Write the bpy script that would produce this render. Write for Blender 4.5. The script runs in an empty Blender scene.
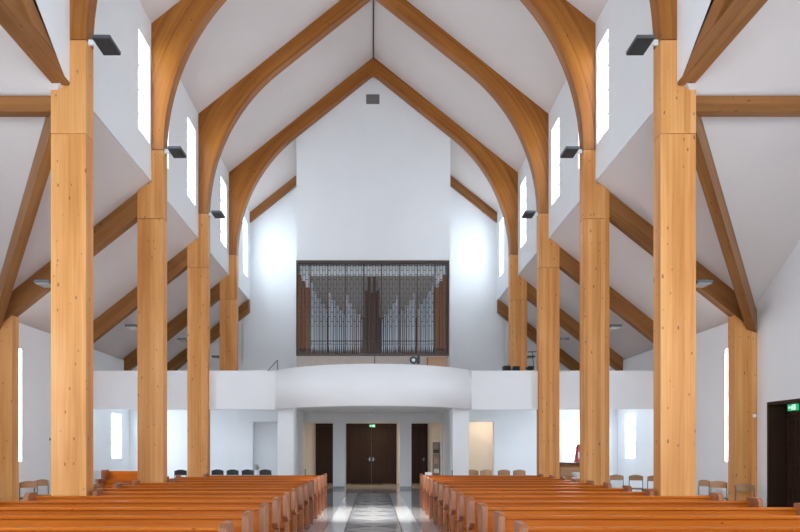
import bpy, math, random
from mathutils import Vector
random.seed(7)
PI = math.pi
S = bpy.context.scene
COL = S.collection

# ------------------------------------------------------------------ camera
F, CX, HY, EYE = 680.0, 373.4, 450.0, 1.46
cam_d = bpy.data.cameras.new('camera'); cam = bpy.data.objects.new('camera', cam_d); COL.objects.link(cam)
cam.location = (0, 0, EYE); cam.rotation_euler = (PI/2, 0, 0)
cam_d.sensor_fit = 'HORIZONTAL'; cam_d.sensor_width = 36.0; cam_d.lens = F*36/800
cam_d.shift_x = (400-CX)/800; cam_d.shift_y = (HY-266)/800
cam_d.clip_start = 0.05; cam_d.clip_end = 200
S.camera = cam
# ------------------------------------------------------------------ world
w = bpy.data.worlds.new('overcast_sky'); S.world = w; w.use_nodes = True
bg = w.node_tree.nodes['Background']; bg.inputs[0].default_value = (0.86, 0.93, 1.0, 1); bg.inputs[1].default_value = 4.0
# ------------------------------------------------------------------ exposure
vs = S.view_settings
vs.view_transform = 'Standard'; vs.look = 'None'; vs.gamma = 1.0; vs.use_curve_mapping = False
vs.exposure = 0.12
S.cycles.max_bounces = 10; S.cycles.diffuse_bounces = 6
# daylight strength (W per square metre of window) of each set of windows
K_CLER, K_AISLE, K_TRAN, K_CHOIR = 30, 66, 44, 44
DAY = (0.74, 0.87, 1.0)
def area_light(name, loc, direction, sx, sy, power, color=DAY):
    d = bpy.data.lights.new(name, 'AREA'); d.shape = 'RECTANGLE'; d.size = sx; d.size_y = sy
    d.energy = power; d.color = color
    o = bpy.data.objects.new(name, d); COL.objects.link(o); o.location = loc
    o.rotation_euler = Vector(direction).to_track_quat('-Z', 'Y').to_euler()
    return o

# ------------------------------------------------------------------ materials
MATS = {}
def new_mat(name):
    m = bpy.data.materials.new(name); m.use_nodes = True
    nt = m.node_tree; b = nt.nodes['Principled BSDF']; MATS[name] = m
    return m, nt, b
def N(nt, t, **kw):
    n = nt.nodes.new(t)
    for k, v in kw.items(): setattr(n, k, v)
    return n
def plain(name, c, rough=0.6, metal=0.0, noise=0.0, nscale=3.0, bump=0.0, bscale=60):
    m, nt, b = new_mat(name)
    b.inputs['Base Color'].default_value = (*c, 1); b.inputs['Roughness'].default_value = rough
    b.inputs['Metallic'].default_value = metal
    tc = N(nt, 'ShaderNodeTexCoord')
    if noise > 0:
        n = N(nt, 'ShaderNodeTexNoise'); n.inputs['Scale'].default_value = nscale; n.inputs['Detail'].default_value = 4
        nt.links.new(tc.outputs['Object'], n.inputs['Vector'])
        r = N(nt, 'ShaderNodeValToRGB'); r.color_ramp.elements[0].position = 0.3; r.color_ramp.elements[1].position = 0.7
        r.color_ramp.elements[0].color = (*[x*(1-noise) for x in c], 1); r.color_ramp.elements[1].color = (*[min(1, x*(1+noise)) for x in c], 1)
        nt.links.new(n.outputs['Fac'], r.inputs['Fac']); nt.links.new(r.outputs['Color'], b.inputs['Base Color'])
    if bump > 0:
        n2 = N(nt, 'ShaderNodeTexNoise'); n2.inputs['Scale'].default_value = bscale; n2.inputs['Detail'].default_value = 3
        nt.links.new(tc.outputs['Object'], n2.inputs['Vector'])
        bp = N(nt, 'ShaderNodeBump'); bp.inputs['Strength'].default_value = bump; bp.inputs['Distance'].default_value = 0.01
        nt.links.new(n2.outputs['Fac'], bp.inputs['Height']); nt.links.new(bp.outputs['Normal'], b.inputs['Normal'])
    return m
def wood(name, dark, mid, light, rough=0.45, lam=0.13, knots=0.06, lamdark=0.9, spec=0.4):
    """UV: u = metres along the grain, v = metres across it"""
    m, nt, b = new_mat(name); L = nt.links.new
    uv = N(nt, 'ShaderNodeUVMap'); oi = N(nt, 'ShaderNodeObjectInfo')
    off = N(nt, 'ShaderNodeMath', operation='MULTIPLY'); L(oi.outputs['Random'], off.inputs[0]); off.inputs[1].default_value = 37.0
    add = N(nt, 'ShaderNodeVectorMath', operation='ADD'); cmb = N(nt, 'ShaderNodeCombineXYZ')
    L(off.outputs[0], cmb.inputs[0]); L(off.outputs[0], cmb.inputs[2])
    L(uv.outputs[0], add.inputs[0]); L(cmb.outputs[0], add.inputs[1])
    sep = N(nt, 'ShaderNodeSeparateXYZ'); L(uv.outputs[0], sep.inputs[0])
    # lamella index -> random tint per board
    dv = N(nt, 'ShaderNodeMath', operation='DIVIDE'); L(sep.outputs[1], dv.inputs[0]); dv.inputs[1].default_value = lam
    fl = N(nt, 'ShaderNodeMath', operation='FLOOR'); L(dv.outputs[0], fl.inputs[0])
    fr = N(nt, 'ShaderNodeMath', operation='FRACT'); L(dv.outputs[0], fr.inputs[0])
    a2 = N(nt, 'ShaderNodeMath', operation='ADD'); L(fl.outputs[0], a2.inputs[0]); L(off.outputs[0], a2.inputs[1])
    wn = N(nt, 'ShaderNodeTexWhiteNoise', noise_dimensions='1D'); L(a2.outputs[0], wn.inputs['W'])
    # grain
    mp = N(nt, 'ShaderNodeMapping'); mp.inputs['Scale'].default_value = (0.9, 26, 1); L(add.outputs[0], mp.inputs['Vector'])
    g = N(nt, 'ShaderNodeTexNoise'); g.inputs['Scale'].default_value = 1.0; g.inputs['Detail'].default_value = 5; g.inputs['Distortion'].default_value = 0.4
    L(mp.outputs[0], g.inputs['Vector'])
    mp2 = N(nt, 'ShaderNodeMapping'); mp2.inputs['Scale'].default_value = (0.5, 2.5, 1); L(add.outputs[0], mp2.inputs['Vector'])
    g2 = N(nt, 'ShaderNodeTexNoise'); g2.inputs['Scale'].default_value = 1.0; g2.inputs['Detail'].default_value = 2; L(mp2.outputs[0], g2.inputs['Vector'])
    s1 = N(nt, 'ShaderNodeMath', operation='MULTIPLY_ADD'); L(wn.outputs['Value'], s1.inputs[0]); s1.inputs[1].default_value = 0.24
    s2 = N(nt, 'ShaderNodeMath', operation='MULTIPLY_ADD'); L(g.outputs['Fac'], s2.inputs[0]); s2.inputs[1].default_value = 0.42
    s3 = N(nt, 'ShaderNodeMath', operation='MULTIPLY'); L(g2.outputs['Fac'], s3.inputs[0]); s3.inputs[1].default_value = 0.58
    L(s3.outputs[0], s2.inputs[2]); L(s2.outputs[0], s1.inputs[2])
    r = N(nt, 'ShaderNodeValToRGB'); e = r.color_ramp.elements
    e[0].position = 0.38; e[0].color = (*dark, 1); e[1].position = 0.9; e[1].color = (*light, 1)
    k = e.new(0.62); k.color = (*mid, 1)
    L(s1.outputs[0], r.inputs['Fac'])
    # glue lines
    lt = N(nt, 'ShaderNodeMath', operation='LESS_THAN'); L(fr.outputs[0], lt.inputs[0]); lt.inputs[1].default_value = 0.035
    mx = N(nt, 'ShaderNodeMix', data_type='RGBA', blend_type='MULTIPLY'); L(lt.outputs[0], mx.inputs[0]); L(r.outputs['Color'], mx.inputs[6])
    mx.inputs[7].default_value = (lamdark, lamdark*0.95, lamdark*0.9, 1)
    # knots
    mp3 = N(nt, 'ShaderNodeMapping'); mp3.inputs['Scale'].default_value = (5.2, 12.0, 1); L(add.outputs[0], mp3.inputs['Vector'])
    vo = N(nt, 'ShaderNodeTexVoronoi'); vo.inputs['Scale'].default_value = 1.0; L(mp3.outputs[0], vo.inputs['Vector'])
    sc = N(nt, 'ShaderNodeSeparateXYZ'); L(vo.outputs['Color'], sc.inputs[0])
    kr = N(nt, 'ShaderNodeMath', operation='MULTIPLY'); L(sc.outputs[0], kr.inputs[0]); kr.inputs[1].default_value = knots*2
    kk = N(nt, 'ShaderNodeMath', operation='LESS_THAN'); L(vo.outputs['Distance'], kk.inputs[0]); L(kr.outputs[0], kk.inputs[1])
    ks = N(nt, 'ShaderNodeMath', operation='MULTIPLY'); L(kk.outputs[0], ks.inputs[0]); ks.inputs[1].default_value = 0.75
    mx2 = N(nt, 'ShaderNodeMix', data_type='RGBA', blend_type='MIX'); L(ks.outputs[0], mx2.inputs[0]); L(mx.outputs[2], mx2.inputs[6])
    mx2.inputs[7].default_value = (*[x*0.35 for x in dark], 1)
    L(mx2.outputs[2], b.inputs['Base Color'])
    b.inputs['Roughness'].default_value = rough; b.inputs['Specular IOR Level'].default_value = spec
    return m
PLASTER = plain('white_plaster', (0.82, 0.82, 0.825), 0.85, noise=0.015, nscale=1.2, bump=0.06, bscale=45)
CEILM = plain('ceiling_plaster', (0.71, 0.63, 0.59), 0.9, noise=0.02, nscale=1.0, bump=0.05, bscale=30)
CREAM = plain('cream_plaster', (0.82, 0.75, 0.66), 0.85, noise=0.02)
BEIGE = plain('beige_board', (0.50, 0.42, 0.37), 0.8, noise=0.06, nscale=8)
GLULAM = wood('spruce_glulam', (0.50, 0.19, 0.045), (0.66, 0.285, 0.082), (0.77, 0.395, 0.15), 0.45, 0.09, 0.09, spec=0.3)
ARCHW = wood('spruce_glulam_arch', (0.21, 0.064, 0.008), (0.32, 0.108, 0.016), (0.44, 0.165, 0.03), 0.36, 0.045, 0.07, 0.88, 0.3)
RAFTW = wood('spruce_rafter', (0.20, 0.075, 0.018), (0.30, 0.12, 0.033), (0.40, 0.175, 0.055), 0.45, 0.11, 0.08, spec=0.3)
PEWW = wood('oiled_pew_wood', (0.36, 0.075, 0.003), (0.48, 0.112, 0.005), (0.60, 0.17, 0.014), 0.42, 0.14, 0.06, 0.94, 0.2)
PEWEND = wood('pew_end_wood', (0.22, 0.075, 0.028), (0.30, 0.105, 0.042), (0.40, 0.155, 0.065), 0.4, 0.2, 0.04, 0.95)
CHAIRW = wood('beech_ply', (0.32, 0.165, 0.075), (0.42, 0.225, 0.11), (0.48, 0.28, 0.15), 0.4, 0.5, 0.0)
ORGW = wood('organ_oak', (0.15, 0.055, 0.02), (0.25, 0.10, 0.035), (0.33, 0.14, 0.05), 0.45, 0.11, 0.02, 0.85)
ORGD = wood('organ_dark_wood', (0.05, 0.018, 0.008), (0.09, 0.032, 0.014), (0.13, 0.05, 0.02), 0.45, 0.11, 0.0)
DOORW = wood('dark_door_wood', (0.020, 0.008, 0.004), (0.032, 0.013, 0.007), (0.045, 0.02, 0.01), 0.55, 0.3, 0.0, spec=0.2)
BRONZE = plain('brown_metal', (0.07, 0.05, 0.042), 0.45, 0.6)
TIN = plain('organ_tin', (0.74, 0.80, 0.87), 0.35, 0.3)
TINSH = plain('organ_back', (0.30, 0.275, 0.26), 0.8)
BLACK = plain('black_plastic', (0.012, 0.012, 0.012), 0.45)
LAMPM = plain('grey_lamp_body', (0.10, 0.105, 0.11), 0.5, 0.4)
LAMPG = plain('lamp_louvre', (0.018, 0.018, 0.018), 0.35, 0.3)
STEEL = plain('steel_tube', (0.25, 0.26, 0.28), 0.35, 0.9)
WHITEP = plain('white_paint', (0.82, 0.83, 0.84), 0.5)
GREYP = plain('grey_grille', (0.19, 0.175, 0.17), 0.7)
BRASS = plain('brass', (0.55, 0.42, 0.2), 0.3, 0.9)
STONE_D = plain('inlay_dark_stone', (0.50, 0.53, 0.56), 0.09, noise=0.15, nscale=6)
STONE_L = plain('inlay_light_stone', (0.82, 0.84, 0.85), 0.06, noise=0.06, nscale=6)
LOBBYF = plain('lobby_stone', (0.36, 0.30, 0.25), 0.2, noise=0.1, nscale=5)
RED = plain('red_cloth', (0.42, 0.10, 0.09), 0.8, noise=0.1)
LINE = plain('dark_joint', (0.08, 0.07, 0.07), 0.8)
GREEN = plain('exit_green', (0.02, 0.30, 0.12), 0.5)
nt = GREEN.node_tree; b = nt.nodes['Principled BSDF']; b.inputs['Emission Color'].default_value = (0.03, 0.45, 0.2, 1); b.inputs['Emission Strength'].default_value = 0.8
SIGNW = plain('exit_white', (0.8, 0.9, 0.85), 0.5)
b = SIGNW.node_tree.nodes['Principled BSDF']; b.inputs['Emission Color'].default_value = (0.75, 1.0, 0.85, 1); b.inputs['Emission Strength'].default_value = 0.8
# glass: thin clear pane
GLASS = bpy.data.materials.new('window_glass'); GLASS.use_nodes = True
nt = GLASS.node_tree; nt.nodes.clear()
o_ = N(nt, 'ShaderNodeOutputMaterial'); t_ = N(nt, 'ShaderNodeBsdfTransparent'); g_ = N(nt, 'ShaderNodeBsdfGlossy'); x_ = N(nt, 'ShaderNodeMixShader')
t_.inputs[0].default_value = (0.93, 0.96, 0.97, 1); g_.inputs['Roughness'].default_value = 0.02; x_.inputs[0].default_value = 0.06
nt.links.new(t_.outputs[0], x_.inputs[1]); nt.links.new(g_.outputs[0], x_.inputs[2]); nt.links.new(x_.outputs[0], o_.inputs[0])
# floor: polished grey slabs
FLOORM, nt, b = new_mat('polished_stone_floor')
tc = N(nt, 'ShaderNodeTexCoord'); br = N(nt, 'ShaderNodeTexBrick'); nt.links.new(tc.outputs['Object'], br.inputs['Vector'])
br.inputs['Scale'].default_value = 1.0; br.inputs['Brick Width'].default_value = 0.6; br.inputs['Row Height'].default_value = 0.6; br.offset = 0.0
br.inputs['Mortar Size'].default_value = 0.004; br.inputs['Color1'].default_value = (0.42, 0.43, 0.44, 1); br.inputs['Color2'].default_value = (0.48, 0.49, 0.50, 1)
br.inputs['Mortar'].default_value = (0.17, 0.17, 0.17, 1)
nn = N(nt, 'ShaderNodeTexNoise'); nn.inputs['Scale'].default_value = 9; nn.inputs['Detail'].default_value = 6; nt.links.new(tc.outputs['Object'], nn.inputs['Vector'])
mr = N(nt, 'ShaderNodeMapRange'); mr.inputs[3].default_value = 0.85; mr.inputs[4].default_value = 1.15; nt.links.new(nn.outputs['Fac'], mr.inputs[0])
mm = N(nt, 'ShaderNodeMix', data_type='RGBA', blend_type='MULTIPLY'); mm.inputs[0].default_value = 1; nt.links.new(br.outputs['Color'], mm.inputs[6]); nt.links.new(mr.outputs[0], mm.inputs[7])
nt.links.new(mm.outputs[2], b.inputs['Base Color']); b.inputs['Roughness'].default_value = 0.09; b.inputs['Specular IOR Level'].default_value = 0.9
for mm_ in (STONE_D, STONE_L): mm_.node_tree.nodes['Principled BSDF'].inputs['Specular IOR Level'].default_value = 0.9

# ------------------------------------------------------------------ mesh builder
class MB:
    def __init__(s): s.v = []; s.f = []; s.uv = []; s.mi = []; s.sm = []
    def face(s, pts, uv=None, grain=2, mi=0, smooth=False):
        P = [Vector(p) for p in pts]; i0 = len(s.v); s.v += [tuple(p) for p in P]; s.f.append(tuple(range(i0, i0+len(P))))
        if uv is None:
            n = (P[1]-P[0]).cross(P[2]-P[0])
            if n.length < 1e-12 and len(P) > 3: n = (P[2]-P[0]).cross(P[3]-P[0])
            n.normalize() if n.length > 0 else None
            g = grain if isinstance(grain, Vector) else Vector([1.0 if k == grain else 0.0 for k in range(3)])
            a = g - n*g.dot(n)
            if a.length < 0.2: a = n.orthogonal(); 
            a.normalize(); c = n.cross(a)
            # keep the sign of "across" stable so boards line up
            uv = [(p.dot(a), abs(0) + p.dot(c)) for p in P]
        s.uv.append(uv); s.mi.append(mi); s.sm.append(smooth)
    def hexa(s, b, t, grain=2, mi=0):
        """b, t: four bottom points (counter-clockwise from above) and the four top points above them"""
        s.face([b[3], b[2], b[1], b[0]], grain=grain, mi=mi); s.face(t, grain=grain, mi=mi)
        for i in range(4):
            j = (i+1) % 4; s.face([b[i], b[j], t[j], t[i]], grain=grain, mi=mi)
    def box(s, x0, x1, y0, y1, z0, z1, grain=2, mi=0):
        s.hexa([(x0,y0,z0),(x1,y0,z0),(x1,y1,z0),(x0,y1,z0)], [(x0,y0,z1),(x1,y0,z1),(x1,y1,z1),(x0,y1,z1)], grain, mi)
        return s
    def beam(s, p0, p1, wd, dp, up=(0,0,1), mi=0):
        """bar whose TOP centre line runs p0-p1"""
        p0 = Vector(p0); p1 = Vector(p1); d = (p1-p0).normalized(); side = d.cross(Vector(up)).normalized()*wd/2; dn = -Vector(up)*dp
        q = [[p-side+dn, p+side+dn, p+side, p-side] for p in (p0, p1)]
        a, c = q
        s.face(a, grain=d, mi=mi); s.face(c[::-1], grain=d, mi=mi)
        for i in range(4):
            j = (i+1) % 4; s.face([a[j], a[i], c[i], c[j]], grain=d, mi=mi)
        return s
    def tube(s, p0, p1, r0, r1=None, n=10, mi=0, cap=True):
        r1 = r0 if r1 is None else r1; p0 = Vector(p0); p1 = Vector(p1); d = (p1-p0).normalized(); a = d.orthogonal().normalized(); c = d.cross(a)
        A = [p0+(a*math.cos(2*PI*i/n)+c*math.sin(2*PI*i/n))*r0 for i in range(n)]
        B = [p1+(a*math.cos(2*PI*i/n)+c*math.sin(2*PI*i/n))*r1 for i in range(n)]
        for i in range(n):
            j = (i+1) % n; s.face([A[i], A[j], B[j], B[i]], uv=[(0,0),(0,.1),(1,.1),(1,0)], mi=mi, smooth=True)
        if cap:
            s.face(A[::-1], uv=[(0,0)]*n, mi=mi); s.face(B, uv=[(0,0)]*n, mi=mi)
        return s
    def path(s, pts, r, n=8, mi=0):
        for i in range(len(pts)-1): s.tube(pts[i], pts[i+1], r, r, n, mi)
        return s
    def prism(s, poly, z0, z1, axis='z', grain=2, mi=0):
        """poly in the plane normal to axis; extruded between z0 and z1. axis x: (y,z); y: (x,z); z: (x,y)"""
        def P(a, c, h): return {'x': (h, a, c), 'y': (a, h, c), 'z': (a, c, h)}[axis]
        lo = [P(a, c, z0) for a, c in poly]; hi = [P(a, c, z1) for a, c in poly]
        ar = sum(poly[i][0]*poly[(i+1) % len(poly)][1]-poly[(i+1) % len(poly)][0]*poly[i][1] for i in range(len(poly)))
        flip = (ar < 0) != (axis == 'y')
        if flip: lo, hi = lo[::-1], hi[::-1]
        s.face(lo[::-1], grain=grain, mi=mi); s.face(hi, grain=grain, mi=mi); n = len(lo)
        for i in range(n):
            j = (i+1) % n; s.face([lo[i], lo[j], hi[j], hi[i]], grain=grain, mi=mi)
        return s
    def build(s, name, mats, parent=None, bevel=0, loc=None, merge=True):
        me = bpy.data.meshes.new(name); me.from_pydata(s.v, [], s.f)
        l = me.uv_layers.new(name='UVMap'); k = 0
        for f in s.uv:
            for u in f: l.data[k].uv = u; k += 1
        mats = mats if isinstance(mats, (list, tuple)) else [mats]
        for m in mats: me.materials.append(m)
        for i, p in enumerate(me.polygons): p.material_index = s.mi[i]; p.use_smooth = s.sm[i]
        import bmesh
        bm = bmesh.new(); bm.from_mesh(me)
        if merge: bmesh.ops.remove_doubles(bm, verts=bm.verts, dist=1e-5)
        bm.to_mesh(me); bm.free(); me.update()
        o = bpy.data.objects.new(name, me); COL.objects.link(o)
        if parent: o.parent = parent
        if loc: o.location = loc
        if bevel > 0:
            bv = o.modifiers.new('edge', 'BEVEL'); bv.width = bevel; bv.segments = 1; bv.limit_method = 'ANGLE'; bv.angle_limit = 0.7
        return o
def tag(o, label, cat, group=None, kind=None):
    if label: o['label'] = label
    if cat: o['category'] = cat
    if group: o['group'] = group
    if kind: o['kind'] = kind
    return o
def struct(name, mb, mat, label=None, **kw):
    o = mb.build(name, mat, **kw); o['kind'] = 'structure'
    if label: o['label'] = label
    return o
def thing(name, label, cat, loc=(0,0,0), rz=0, group=None):
    o = bpy.data.objects.new(name, None); COL.objects.link(o); o.location = loc; o.rotation_euler = (0, 0, rz); o.empty_display_size = 0.2
    return tag(o, label, cat, group)
def copy_tree(o, parent=None):
    c = o.copy(); COL.objects.link(c)
    if parent: c.parent = parent
    for ch in [x for x in o.children]: copy_tree(ch, c)
    return c
def grid_wall(axis, p0, p1, a0, a1, z0, z1, openings):
    """solid wall slab between p0 and p1 on `axis` ('x' or 'y'), spanning a0..a1 and z0..z1 with rectangular holes (a,a,z,z)"""
    m = MB(); As = sorted({a0, a1, *[o[0] for o in openings], *[o[1] for o in openings]}); Zs = sorted({z0, z1, *[o[2] for o in openings], *[o[3] for o in openings]})
    As = [a for a in As if a0 <= a <= a1]; Zs = [z for z in Zs if z0 <= z <= z1]
    def solid(i, j):
        if i < 0 or j < 0 or i >= len(As)-1 or j >= len(Zs)-1: return False
        a = (As[i]+As[i+1])/2; z = (Zs[j]+Zs[j+1])/2
        return not any(o[0] < a < o[1] and o[2] < z < o[3] for o in openings)
    def P(p, a, z): return (p, a, z) if axis == 'x' else (a, p, z)
    for i in range(len(As)-1):
        for j in range(len(Zs)-1):
            if not solid(i, j): continue
            A, B, Z, Y = As[i], As[i+1], Zs[j], Zs[j+1]
            q = [(A,Z),(B,Z),(B,Y),(A,Y)]
            f = [P(p0,*c) for c in q]; k = [P(p1,*c) for c in q]
            if axis == 'x': f = f[::-1]
            else: k = k[::-1]
            m.face(f); m.face(k)
            for di, dj, e in ((0,-1,(0,1)), (1,0,(1,2)), (0,1,(2,3)), (-1,0,(3,0))):
                if solid(i+di, j+dj): continue
                c0, c1 = q[e[0]], q[e[1]]
                f4 = [P(p0,*c0), P(p0,*c1), P(p1,*c1), P(p1,*c0)]
                if axis == 'y': f4 = f4[::-1]
                m.face(f4)
    return m

# ------------------------------------------------------------------ key dimensions
FR = [10.30, 14.08, 17.86, 21.64]          # frame planes (front faces)
FT = 0.27                                  # frame thickness
XI, XO, XC = 4.35, 4.89, 4.60              # column inner / outer face, clerestory wall
Z0, ZC, ZA = 7.68, 10.29, 13.97            # column head, eaves, ridge
SL = (ZA-ZC)/XC
XW = 7.95                                  # outer wall
YE, YB = 25.4, -6.0                        # end wall, choir wall
def aisle_z(x): return 7.03-0.793*(abs(x)-4.63)
def tran_z(y): return 13.56-0.645*y if y >= 6.5 else 5.175+0.645*y
PB, PT, SLABZ = 2.54, 3.56, 2.85           # parapet bottom/top, gallery soffit

# ------------------------------------------------------------------ floor
struct('floor', MB().box(-8.4, 8.4, -6.3, 25.4, -0.12, 0), FLOORM, 'polished grey stone slab floor of the nave')
struct('floor', MB().box(-4.0, 4.0, 25.4, 30.0, -0.12, 0.0), LOBBYF, 'brownish stone floor of the entrance lobby')
m = MB()
for s in (-1, 1): m.box(min(s*0.53, s*0.88), max(s*0.53, s*0.88), 4.0, 23.0, 0, 0.004)
struct('trim_1', m, STONE_L, 'pale stone bands along both sides of the aisle inlay')
m = MB(); n = 18; y0 = 4.0; L = (23.0-y0)/n
for i in range(n):
    a, c = y0+i*L, y0+(i+1)*L; g = 0.012; h = 0.004
    cx, cy = 0, (a+c)/2
    q = [(-.52+g, a+g), (.52-g, a+g), (.52-g, c-g), (-.52+g, c-g)]
    for k in range(4):
        p, r = q[k], q[(k+1) % 4]
        m.face([(*p, h), (*r, h), (cx, cy, h)], mi=0 if k in (0, 2) else 1)
m.box(-.53, .53, y0, 23.0, 0.0, 0.0025, mi=2)
struct('trim_2', m, [STONE_L, STONE_D, LINE], 'triangle patterned stone inlay down the middle of the aisle', merge=False)

# ------------------------------------------------------------------ windows
win_n = [0]
def window(axis, p, out, a0, a1, z0, z1, k, rows=3, cols=2, light=True):
    """window in a wall whose inner face is at p; out=+1/-1 outward direction"""
    win_n[0] += 1; d = p+out*0.16
    def bx(m, A0, A1, Z0, Z1, t=0.05):
        lo, hi = sorted((d-out*t/2, d+out*t/2))
        if axis == 'x': m.box(lo, hi, A0, A1, Z0, Z1)
        else: m.box(A0, A1, lo, hi, Z0, Z1)
    m = MB(); fw = 0.035
    bx(m, a0, a0+fw, z0, z1); bx(m, a1-fw, a1, z0, z1); bx(m, a0+fw, a1-fw, z0, z0+fw); bx(m, a0+fw, a1-fw, z1-fw, z1)
    for c in range(1, cols): a = a0+(a1-a0)*c/cols; bx(m, a-0.028, a+0.028, z0+fw, z1-fw, 0.05)
    for r in range(1, rows): z = z0+(z1-z0)*r/rows; bx(m, a0+fw, a1-fw, z-0.03, z+0.03, 0.045)
    fr = struct('window_%d' % win_n[0], m, WHITEP)
    m = MB()
    if axis == 'x': m.face([(d, a0+fw, z0+fw), (d, a1-fw, z0+fw), (d, a1-fw, z1-fw), (d, a0+fw, z1-fw)])
    else: m.face([(a0+fw, d, z0+fw), (a1-fw, d, z0+fw), (a1-fw, d, z1-fw), (a0+fw, d, z1-fw)])
    m.build('pane', GLASS, fr)
    if light:
        e = p+out*0.34; c = (a0+a1)/2; zc = (z0+z1)/2
        loc = (e, c, zc) if axis == 'x' else (c, e, zc); dr = (-out, 0, 0) if axis == 'x' else (0, -out, 0)
        sx, sy = ((a1-a0)*1.15, (z1-z0)*1.1)
        if axis == 'x' : area_light('window_daylight', loc, dr, sx, sy, k*(a1-a0)*(z1-z0))
        else: area_light('window_daylight', loc, dr, sx, sy, k*(a1-a0)*(z1-z0))
    return fr
CW = [(13.31, 14.0), (14.62, 15.27), (16.82, 17.56), (18.38, 19.0), (20.5, 21.26), (22.2, 22.8), (24.0, 24.8)]
AW = [(14.55, 15.38), (18.45, 19.3), (20.63, 21.46)]
TW = [(3.4, 4.6), (5.4, 6.6), (7.4, 8.6)]
CHW = [(-3.6, -2.2), (-1.6, 1.6), (2.2, 3.6)]
for s, sd in ((-1, 'left'), (1, 'right')):
    # clerestory wall
    lo, hi = sorted((s*XC, s*(XC+0.28)))
    ops = [(a, c, 7.76, 9.72) for a, c in CW]
    struct('wall_%s' % sd, grid_wall('x', lo, hi, 10.13, YE+0.3, 7.03, ZC+0.02, ops), PLASTER, 'white clerestory wall high above the %s colonnade' % sd)
    for a, c in CW: window('x', s*XC, s, a, c, 7.76, 9.72, K_CLER*(1.7 if a > 23 else 1), rows=4, cols=2)
    # upper wall over the cross gable and toward the choir
    m = MB().prism([(10.13, 7.03), (6.5, tran_z(6.5)), (2.87, 7.03), (YB-.3, 7.03), (YB-.3, ZC+.02), (10.13, ZC+.02)], lo, hi, 'x')
    struct('wall_%s' % sd, m, PLASTER, 'white upper wall over the %s transept gable' % sd)
    # outer wall
    lo, hi = sorted((s*XW, s*(XW+0.3)))
    ops = [(a, c, 1.2, 3.74 if c < 18 else 2.58) for a, c in AW]+[(a, c, 1.4, 3.9) for a, c in TW]
    if s > 0: ops.append((11.42, 13.72, 0, 2.42))
    struct('wall_%s' % sd, grid_wall('x', lo, hi, YB-.3, YE+.3, 0, 4.32, ops), PLASTER, 'white outer wall of the %s aisle' % sd)
    struct('wall_%s' % sd, MB().prism([(14.33, 4.32), (6.5, tran_z(6.5)), (-1.33, 4.32)], lo, hi, 'x'), PLASTER, 'white gable of the %s transept wall' % sd)
    for a, c in AW: window('x', s*XW, s, a, c, 1.2, 3.74 if c < 18 else 2.58, K_AISLE*(1 if c < 18 else 1.15), rows=5 if c < 18 else 3, cols=1)
    for a, c in TW: window('x', s*XW, s, a, c, 1.4, 3.9, K_TRAN, rows=4, cols=2)
    # aisle roof
    for poly in ([(4.60, 10.09), (8.35, 14.70), (8.35, YE+.3), (4.60, YE+.3)], [(4.60, 2.91), (8.35, -1.70), (8.35, YB-.3), (4.60, YB-.3)]):
        P = [(s*max(x, 4.62), y, aisle_z(max(x, 4.62))) for x, y in poly]
        m = MB(); T = [(x, y, z+0.22) for x, y, z in P]
        if s < 0: P = P[::-1]; T = T[::-1]
        if P[1][1] > P[0][1] and s > 0 and poly[0][1] > 5 or (s < 0 and poly[0][1] > 5): pass
        m.hexa(P, T)
        struct('ceiling', m, CEILM, 'sloping white ceiling of the %s aisle' % sd)
    # transept roof, two slopes
    for ya, yb, xa in ((10.09, 14.70, 6.5), (2.91, -1.70, 6.5)):
        poly = [(4.60, xa), (8.35, xa), (8.35, yb), (4.60, ya)]
        P = [(s*max(x, 4.62), y, tran_z(y)) for x, y in poly]; T = [(x, y, z+0.22) for x, y, z in P]
        m = MB(); m.hexa(P, T)
        struct('ceiling', m, CEILM, 'sloping white ceiling of the %s transept' % sd)
    # nave roof
    P = [(0, YB-.3, ZA), (s*4.9, YB-.3, ZC-SL*0.3), (s*4.9, YE+.3, ZC-SL*0.3), (0, YE+.3, ZA)]
    m = MB(); m.hexa(P, [(x, y, z+0.25) for x, y, z in P])
    struct('ceiling', m, CEILM, 'steep white %s slope of the nave ceiling' % sd)
struct('trim_3', MB().box(-0.018, 0.018, YB, FR[3], ZA-0.035, ZA+0.0), LINE, 'thin dark line along the ridge of the ceiling')

# end wall (upper), above the gallery
def gable(x0, x1, z0): 
    return [(x0, z0), (x1, z0), (x1, ZA+SL*-abs(x1)), (0, ZA), (x0, ZA-SL*abs(x0))] if x0 < 0 < x1 else [(x0, z0), (x1, z0), (x1, ZA-SL*abs(x1)), (x0, ZA-SL*abs(x0))]
struct('wall_back', MB().prism(gable(-4.9, 4.9, 3.0), YE, YE+.3, 'y'), PLASTER, 'white gable end wall behind the organ loft')
for s in (-1, 1):
    lo, hi = (4.88, 8.05) if s > 0 else (-8.05, -4.88)
    q = [(s*4.88, 3.0), (s*8.05, 3.0), (s*8.05, 4.3), (s*4.88, 6.8)]
    struct('wall_back', MB().prism(q, YE, YE+.3, 'y'), PLASTER, 'white wall closing the aisle above the gallery')
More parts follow.
